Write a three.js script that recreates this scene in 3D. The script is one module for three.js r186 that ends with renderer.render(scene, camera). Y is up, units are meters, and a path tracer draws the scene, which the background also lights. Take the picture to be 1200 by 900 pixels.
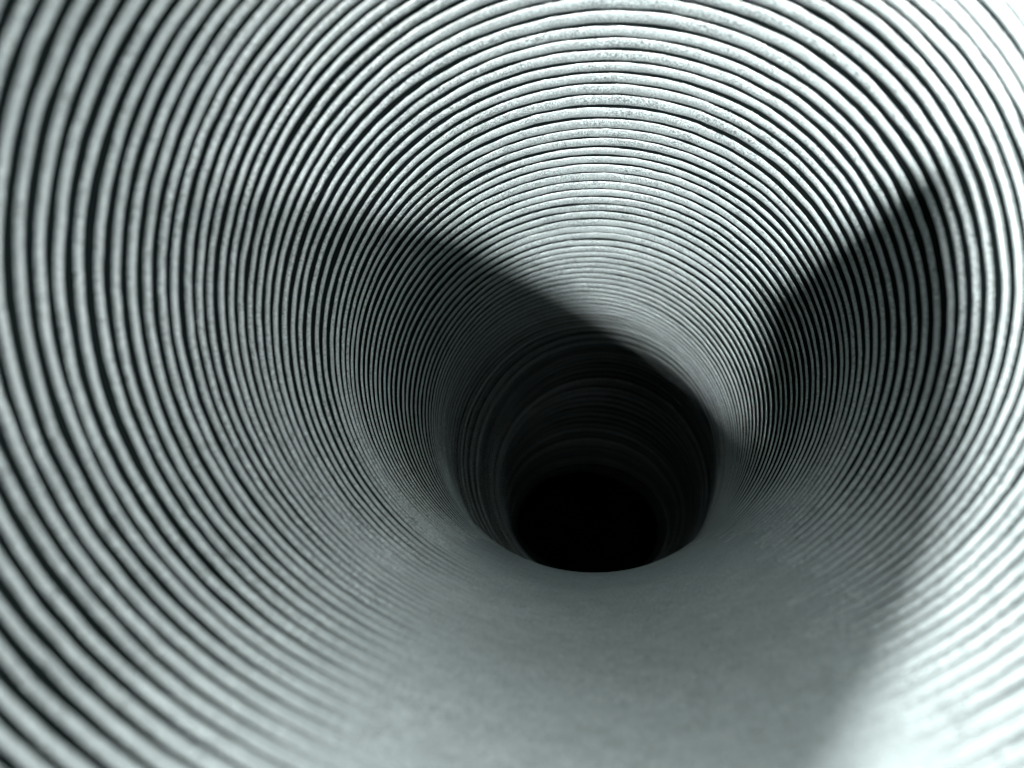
import * as THREE from 'three';

// ---------------------------------------------------------------- camera, lamps, exposure
const U = 0.1;                                   // one modelling unit is ten centimetres
const EYE = new THREE.Vector3(0, 0.3, 0);
const scene = new THREE.Scene();
scene.background = new THREE.Color(0x000000);
const camera = new THREE.PerspectiveCamera(60, 1024 / 768, 0.005, 50);
camera.position.copy(EYE);
camera.lookAt(EYE.x, EYE.y, -1);
camera.focus = 0.2;
camera.userData.fStop = 8;
camera.updateProjectionMatrix();
const renderer = new THREE.WebGLRenderer({ antialias: true });
renderer.setSize(1024, 768);
renderer.toneMapping = THREE.LinearToneMapping;
renderer.toneMappingExposure = 1;
renderer.shadowMap.enabled = true;

const W = (x, y, z) => new THREE.Vector3(x * U, y * U, z * U).add(EYE);
function lamp(at, aim, intensity, halfAngle, penumbra, size, color) {
  const l = new THREE.SpotLight(color, intensity, 0, halfAngle, penumbra, 2);
  l.position.copy(W(...at)); l.target.position.copy(W(...aim));
  l.castShadow = true; l.shadow.radius = size / 0.02; l.shadow.mapSize.set(2048, 2048);
  l.shadow.camera.near = 0.01; l.shadow.camera.far = 3;
  scene.add(l, l.target);
  return l;
}
// lamp shining up into the far top of the tube; added doors below cut its light
const SPOT = [-0.3, -0.5, 1.5];
lamp(SPOT, [SPOT[0] + 0.28 * 3, SPOT[1] + 0.22 * 3, -1.5], 1.85, 0.43, 0.9, 0.0016, 0xffffff);
// lamp shining in from the left, across the mouth, on to the right wall
lamp([-4.44, -0.95, 1.16], [0.9, 0.7, -1.1], 6, 0.4, 0.3, 0.022, 0xffffff);
// broad soft light from the right of the camera, on to the left wall and the floor
const soft = new THREE.RectAreaLight(0xffffff, 48, 0.15, 0.15);
soft.position.copy(W(2.6, 0.2, 1.25)); soft.lookAt(W(-0.7, 0, -1.2)); scene.add(soft);

// weaker soft light from above the mouth, on to the floor and the shaded right wall
const soft2 = new THREE.RectAreaLight(0xffffff, 17, 0.15, 0.15);
soft2.position.copy(W(-1.6, 2.1, 0.75)); soft2.lookAt(W(0.2, -0.6, -1.1)); scene.add(soft2);

// ---------------------------------------------------------------- random numbers and noise
let seed = 20240611;
const rnd = () => { seed = (seed * 1664525 + 1013904223) >>> 0; return seed / 4294967296; };
function hash(a, b) { let h = (Math.imul(a | 0, 374761393) + Math.imul(b | 0, 668265263)) | 0; h = Math.imul(h ^ (h >>> 13), 1274126177); return ((h ^ (h >>> 16)) >>> 0) / 4294967296; }
const sm = (t) => t * t * (3 - 2 * t);
function noise1(x, s, period) {                  // periodic value noise along a ridge
  const i = Math.floor(x), f = sm(x - i), a = hash(((i % period) + period) % period, s), b = hash((((i + 1) % period) + period) % period, s);
  return (a + (b - a) * f) * 2 - 1;
}
function noise2(x, y, p, s) {
  const i = Math.floor(x), j = Math.floor(y), fx = sm(x - i), fy = sm(y - j), w = (v) => ((v % p) + p) % p;
  const h = (a, b) => hash(w(a) + s * 977, w(b) + s * 131);
  const a = h(i, j), b = h(i + 1, j), c = h(i, j + 1), d = h(i + 1, j + 1);
  return a + (b - a) * fx + (c - a) * fy + (a - b - c + d) * fx * fy;
}

// ---------------------------------------------------------------- materials
const N = 1024;
function gritTextures(fine, patchy, mottle) {
  const col = new Uint8Array(N * N * 4), bump = new Uint8Array(N * N * 4);
  for (let y = 0; y < N; y++) for (let x = 0; x < N; x++) {
    const patch = sm(Math.min(1, Math.max(0, (noise2(x / 64, y / 64, 16, 1) * 0.6 + noise2(x / 24, y / 24, 1024 / 24 | 0, 2) * 0.4 - 0.42) * 5)));
    const g = rnd() + rnd() - 1, mott = noise2(x / 16, y / 16, 64, 3) - 0.5;
    const v = 0.74 + g * (fine + patchy * patch) + mott * mottle;
    const o = (y * N + x) * 4, c = Math.max(0, Math.min(1, v)) * 255;
    col[o] = c ; col[o + 1] = c; col[o + 2] = c; col[o + 3] = 255;
    const b = 128 + g * 300 * (fine * 0.4 + patchy * 0.4 * patch) + mott * 40;
    bump[o] = bump[o + 1] = bump[o + 2] = Math.max(0, Math.min(255, b)); bump[o + 3] = 255;
  }
  const mk = (d, srgb) => { const t = new THREE.DataTexture(d, N, N); t.wrapS = t.wrapT = THREE.RepeatWrapping; t.magFilter = THREE.LinearFilter; t.minFilter = THREE.LinearMipmapLinearFilter; t.generateMipmaps = true; if (srgb) t.colorSpace = THREE.SRGBColorSpace; t.repeat.set(1 / 0.2, 1 / 0.2); t.needsUpdate = true; return t; };
  return [mk(col, true), mk(bump, false)];
}
const [gritMap, gritBump] = gritTextures(0.28, 0.42, 0.04);
const [wornMap] = gritTextures(0.16, 0.08, 0.05);
const ridgeMats = [0.92, 1.0, 0.96].map((k) => new THREE.MeshStandardMaterial({ color: new THREE.Color(0.455 * k, 0.53 * k, 0.525 * k), map: gritMap, bumpMap: gritBump, bumpScale: 0.00006, roughness: 0.4 }));
const wornMat = new THREE.MeshPhysicalMaterial({ specularIntensity: 0.15, color: new THREE.Color(0.437, 0.508, 0.504), map: wornMap, roughness: 0.6 });
const grooveShadeMat = new THREE.MeshPhysicalMaterial({ specularIntensity: 0, color: new THREE.Color(0.004, 0.006, 0.006), roughness: 0.95 });  // near-black colour paints shade into the grooves between the ridges
const lipShadeMat = new THREE.MeshPhysicalMaterial({ specularIntensity: 0.2, color: new THREE.Color(0.03, 0.04, 0.04), map: gritMap, roughness: 0.8 });  // dark colour stands in for the shade deep in the throat
const endShadeMat = new THREE.MeshPhysicalMaterial({ specularIntensity: 0, color: new THREE.Color(0.004, 0.004, 0.004), roughness: 1 });  // black colour paints the unlit depth beyond the hole

const throatMat = new THREE.MeshStandardMaterial({ color: new THREE.Color(0.44, 0.51, 0.505), map: gritMap, roughness: 0.3 });

// ---------------------------------------------------------------- the run of the tube
const K0 = -20, K1 = 92, F = 779;                // first and last ridge; F pixels per unit at unit depth
const table = [                                  // ridge, centre across and down (in 1/900 of the picture's height), height / width, half width (same pixels)
  [-24, 640, 295, 0.88, 2706], [-10, 664, 322, 0.88, 972], [0, 675, 335, 0.88, 640], [13, 690, 352, 0.93, 425], [23, 692, 383, 0.97, 313], [30, 691, 412, 0.97, 267],
  [36, 690, 438, 0.98, 232], [45, 689, 475, 1.02, 187], [58, 687, 520, 1.05, 156], [75, 702, 560, 1.06, 123], [92, 690, 610, 0.84, 92], [100, 688, 634, 0.85, 80],
];
function lerpTable(k, c) {                       // Catmull-Rom through the table
  let i = 0; while (i < table.length - 2 && table[i + 1][0] < k) i++;
  const p1 = table[i], p2 = table[i + 1], p0 = table[Math.max(0, i - 1)], p3 = table[Math.min(table.length - 1, i + 2)];
  const h = p2[0] - p1[0], t = (k - p1[0]) / h;
  const m1 = p0 === p1 ? (p2[c] - p1[c]) / h : (p2[c] - p0[c]) / (p2[0] - p0[0]);
  const m2 = p3 === p2 ? (p2[c] - p1[c]) / h : (p3[c] - p1[c]) / (p3[0] - p1[0]);
  const t2 = t * t, t3 = t2 * t;
  return (2 * t3 - 3 * t2 + 1) * p1[c] + (t3 - 2 * t2 + t) * h * m1 + (3 * t2 - 2 * t3) * p2[c] + (t3 - t2) * h * m2;
}
const depth = (k) => 1 + 0.03048 * k;
for (const row of table) row.push(row[4] * depth(row[0]) / F);
const radius = (k) => lerpTable(k, 5);
const centre = (k) => { const d = depth(k); return new THREE.Vector3((lerpTable(k, 1) - 600) / F * d, -(lerpTable(k, 2) - 450) / F * d, -d); };
function frame(k) {
  const c = centre(k), t = centre(k + 1.5).sub(centre(k - 1.5)).normalize();
  const ex = new THREE.Vector3(1, 0, 0).addScaledVector(t, -t.x).normalize(), ey = new THREE.Vector3().crossVectors(ex, t).normalize();
  if (ey.y < 0) ey.negate();
  const step = centre(k + 0.5).distanceTo(centre(k - 0.5));
  return { c, t, ex, ey, step, r: radius(k), asp: lerpTable(k, 3) };
}
function onTube(f, th, out, along, target) {     // out: away from the axis; along: down the tube (units)
  const a = f.r, b = f.r * f.asp, x = Math.cos(th), y = Math.sin(th);
  const nx = x / a, ny = y / b, nl = Math.hypot(nx, ny);
  return target.copy(f.c).addScaledVector(f.ex, a * x + out * nx / nl).addScaledVector(f.ey, b * y + out * ny / nl).addScaledVector(f.t, along);
}
const base = new THREE.Vector3(0, 0, -0.04);     // the tube's own origin
function gridGeometry(nu, nv, point, uvs) {      // a closed band: nu steps round, nv points across
  const pos = new Float32Array((nu + 1) * nv * 3), uv = new Float32Array((nu + 1) * nv * 2), idx = [], p = new THREE.Vector3();
  for (let i = 0; i <= nu; i++) for (let j = 0; j < nv; j++) {
    point(i % nu, j, p); p.multiplyScalar(U).add(EYE).sub(base);
    const o = i * nv + j; pos.set([p.x, p.y, p.z], o * 3); uv.set(uvs(i, j), o * 2);
    if (i < nu && j < nv - 1) idx.push(o, o + 1, o + nv, o + 1, o + nv + 1, o + nv);
  }
  const g = new THREE.BufferGeometry();
  g.setAttribute('position', new THREE.BufferAttribute(pos, 3)); g.setAttribute('uv', new THREE.BufferAttribute(uv, 2)); g.setIndex(idx);
  g.computeVertexNormals();
  const n = g.attributes.normal;
  for (let j = 0; j < nv; j++) {                 // same normals on both sides of the seam
    const v = new THREE.Vector3().fromBufferAttribute(n, j).add(new THREE.Vector3().fromBufferAttribute(n, nu * nv + j)).normalize();
    n.setXYZ(j, v.x, v.y, v.z); n.setXYZ(nu * nv + j, v.x, v.y, v.z);
  }
  return g;
}

const tube = new THREE.Group();
tube.name = 'ribbed_tube'; tube.position.copy(base);
tube.userData = { label: 'pale grey tube of concentric rounded ridges, seen from inside, bending down to a black hole', category: 'tube' };
scene.add(tube);
function part(name, g, m) { const o = new THREE.Mesh(g, m); o.name = name; o.castShadow = o.receiveShadow = true; tube.add(o); return o; }

// ---------------------------------------------------------------- ridges, one by one
const PROFILE = [];                              // [along, height] of half a cord on straight cheeks, both in steps
const HALF = 0.5;
PROFILE.push([-HALF, -0.55]);
for (let q = 0; q <= 12; q++) { const a = Math.PI * q / 12; PROFILE.push([HALF * (0.5 * (2 * q / 12 - 1) - 0.5 * Math.cos(a)) - 0.13 * Math.sin(a), -0.42 + 0.42 * Math.sin(a)]); }
PROFILE.push([HALF, -0.55]);
// the ridges are worn and choked along the bottom of the tube: how far they still stand up there
function standing(th) {
  let d = Math.abs(th - 1.5 * Math.PI - 0.1); d = Math.min(d, 2 * Math.PI - d);
  return 0.01 + 0.99 * sm(Math.min(1, Math.max(0, (d - 0.38) / 0.68)));
}
// the ridges get lower further in
const tall = (k) => 0.9 - 0.66 * sm(Math.min(1, Math.max(0, (k + 5) / 50))) - 0.08 * sm(Math.min(1, Math.max(0, (k - 57) / 6)));
// how much of the pitch a ridge fills: the ridges are pressed together over the top and spread at the sides
function filled(th, k) {
  const up = Math.max(0, Math.cos(th - 0.47 * Math.PI));
  return (0.45 - 0.03 * sm(Math.min(1, Math.max(0, (k - 5) / 30)))) + (0.45 - 0.35 * sm(Math.min(1, Math.max(0, (k - 57) / 6)))) * up * up;
}
let count = 0;
for (let k = K0; k <= K1; k++) {
  const f = frame(k), f0 = frame(k - 0.5), f1 = frame(k + 0.5), q0 = new THREE.Vector3(), q1 = new THREE.Vector3(), nu = k < 30 ? 420 : 320, s = 100 + k;
  const shift = (hash(s, 7) - 0.5) * 0.1, lift = (hash(s, 9) - 0.5) * 0.05 * (k > 55 ? 3 : 1) + (k > 54 && hash(s, 13) > 0.7 ? 1.3 * hash(s, 14) : 0), wide = 1 + (hash(s, 11) - 0.5) * (k > 56 ? 0.9 : 0.1);
  const low = tall(k), wob = [], bmp = [];
  for (let i = 0; i < nu; i++) {
    const u = i / nu;
    wob.push(noise1(u * 17, s, 17) * 0.035 + noise1(u * 60, s + 500, 60) * 0.03 + noise1(u * 140, s + 900, 140) * 0.025);
    bmp.push(noise1(u * 23, s + 1300, 23) * 0.02 + noise1(u * 110, s + 1700, 110) * 0.022);
  }
  const around = 2 * Math.PI * f.r * U, v0 = hash(s, 21), u0 = hash(s, 22);
  const g = gridGeometry(nu, PROFILE.length, (i, j, p) => {
    const [a, h] = PROFILE[j];
    const th = (2 * Math.PI * i / nu + 0.3) % (2 * Math.PI), st = standing(th); const out = -(h * low * st + (lift + bmp[i]) * st * low) * f.step;
    const t = a * (wide * filled(th, k) * st + 1.02 * (1 - st)) + (shift + wob[i]) * st;   // how far from the ridge's middle, in steps
    onTube(f, th, out, 0, p); onTube(f0, th, out, 0, q0); onTube(f1, th, out, 0, q1);
    p.multiplyScalar(1 - 4 * t * t).addScaledVector(q0, 2 * t * t - t).addScaledVector(q1, 2 * t * t + t);
  }, (i, j) => [u0 + i / nu * around, v0 + j / PROFILE.length * f.step * U * 1.6]);
  // the worn strip along the bottom of each ridge has lost its grit
  const arc = 0.5 + 0.14 * hash(s, 41), i0 = Math.floor((1.5 * Math.PI - arc - 0.3) / (2 * Math.PI) * nu), i1 = Math.floor((1.5 * Math.PI + arc - 0.3 + 0.08 * hash(s, 42)) / (2 * Math.PI) * nu), per = (PROFILE.length - 1) * 6;
  g.addGroup(0, i0 * per, 0); g.addGroup(i0 * per, (i1 - i0) * per, 1); g.addGroup(i1 * per, (nu - i1) * per, 0);
  part(count ? 'ridge_' + String(count).padStart(3, '0') : 'ridge', g, [k > 56 ? throatMat : ridgeMats[Math.floor(hash(s, 31) * 3)], k > 56 ? throatMat : wornMat]);
  count++;
}
// ---------------------------------------------------------------- the wall behind the ridges and the far end, both painted dark as shade
{
  const ks = []; for (let k = K0 - 0.5; k <= K1 + 0.5; k += 1) ks.push(k);
  const fs = ks.map(frame);
  part('groove_shade_wall', gridGeometry(160, fs.length, (i, j, p) => onTube(fs[j], 2 * Math.PI * i / 160, fs[j].step * (0.32 * tall(ks[j]) - 0.01 + 0.01 * standing(2 * Math.PI * i / 160)), 0, p), (i, j) => [i / 160, j / fs.length]), grooveShadeMat);
}
{
  // torn inner lip coloured dark for shade, then a black cap as the darkness beyond
  const f = frame(K1 + 0.6), nu = 120;
  part('end_lip', gridGeometry(nu, 3, (i, j, p) => {
    const th = 2 * Math.PI * i / nu, cut = 0.05 + 0.025 * noise1(i / nu * 6, 77, 6) + 0.003 * noise1(i / nu * 40, 78, 40);
    onTube(f, th, [0.05, -cut, -cut][j], [0, 0, 0.03][j], p);
  }, (i, j) => [i / nu * 0.4, j * 0.004]), lipShadeMat);
  part('end_shade_wall', gridGeometry(64, 3, (i, j, p) => onTube(f, 2 * Math.PI * i / 64, [0.06, 0.06, -f.r * 0.999][j], [0, 0.5, 0.6][j], p), (i, j) => [i / 64, j]), endShadeMat);
}
// ---------------------------------------------------------------- added, unseen spot lamp behind the camera; its two doors shape the shadow edges
{
  const spot = new THREE.Group();
  spot.name = 'added_spot_lamp'; spot.position.copy(W(...SPOT));
  spot.userData = { label: 'added small black spot lamp with two flaps that shape the shadows, unseen behind the camera', category: 'lamp' };
  scene.add(spot);
  const black = new THREE.MeshStandardMaterial({ color: new THREE.Color(0.01, 0.01, 0.01), roughness: 0.9, side: THREE.DoubleSide });
  const axis = new THREE.Vector3(0.28, 0.22, -1).normalize();
  const add = (name, g, m) => { const o = new THREE.Mesh(g, m); o.name = name; o.castShadow = o.receiveShadow = true; spot.add(o); return o; };
  const can = add('added_housing', new THREE.LatheGeometry([[0, -0.05], [0.018, -0.048], [0.022, -0.04], [0.022, 0.008], [0.02, 0.008], [0.02, -0.012], [0, -0.012]].map(([x, y]) => new THREE.Vector2(x, y)), 40), black);
  can.quaternion.setFromUnitVectors(new THREE.Vector3(0, 1, 0), axis);
  const added_bulb = add('added_bulb', new THREE.CircleGeometry(0.004, 24), new THREE.MeshStandardMaterial({ color: 0x888888, emissive: 0xffffff, emissiveIntensity: 2 }));
  added_bulb.quaternion.setFromUnitVectors(new THREE.Vector3(0, 0, 1), axis); added_bulb.position.copy(axis).multiplyScalar(-0.009);
  const shadowDoor = (points, away) => {
    const g = new THREE.ExtrudeGeometry(new THREE.Shape(points.map(([x, y]) => new THREE.Vector2(x * U * away, y * U * away))), { depth: 0.001, bevelEnabled: false });
    g.translate(0, 0, -U * away); add('added_shadow_door', g, black);
  };
  shadowDoor([[-0.7, 0.36], [-0.1, 0.31], [0.03, 0.272], [0.285, 0.084], [0.31, 0.06], [0.4, -0.25], [-0.7, -0.25]], 0.65);
  shadowDoor([[0.285, -0.2], [0.295, 0.09], [0.302, 0.215], [0.39, 0.32], [0.6, 0.53], [0.8, 0.5], [0.8, -0.2]], 0.7);
}
renderer.render(scene, camera);
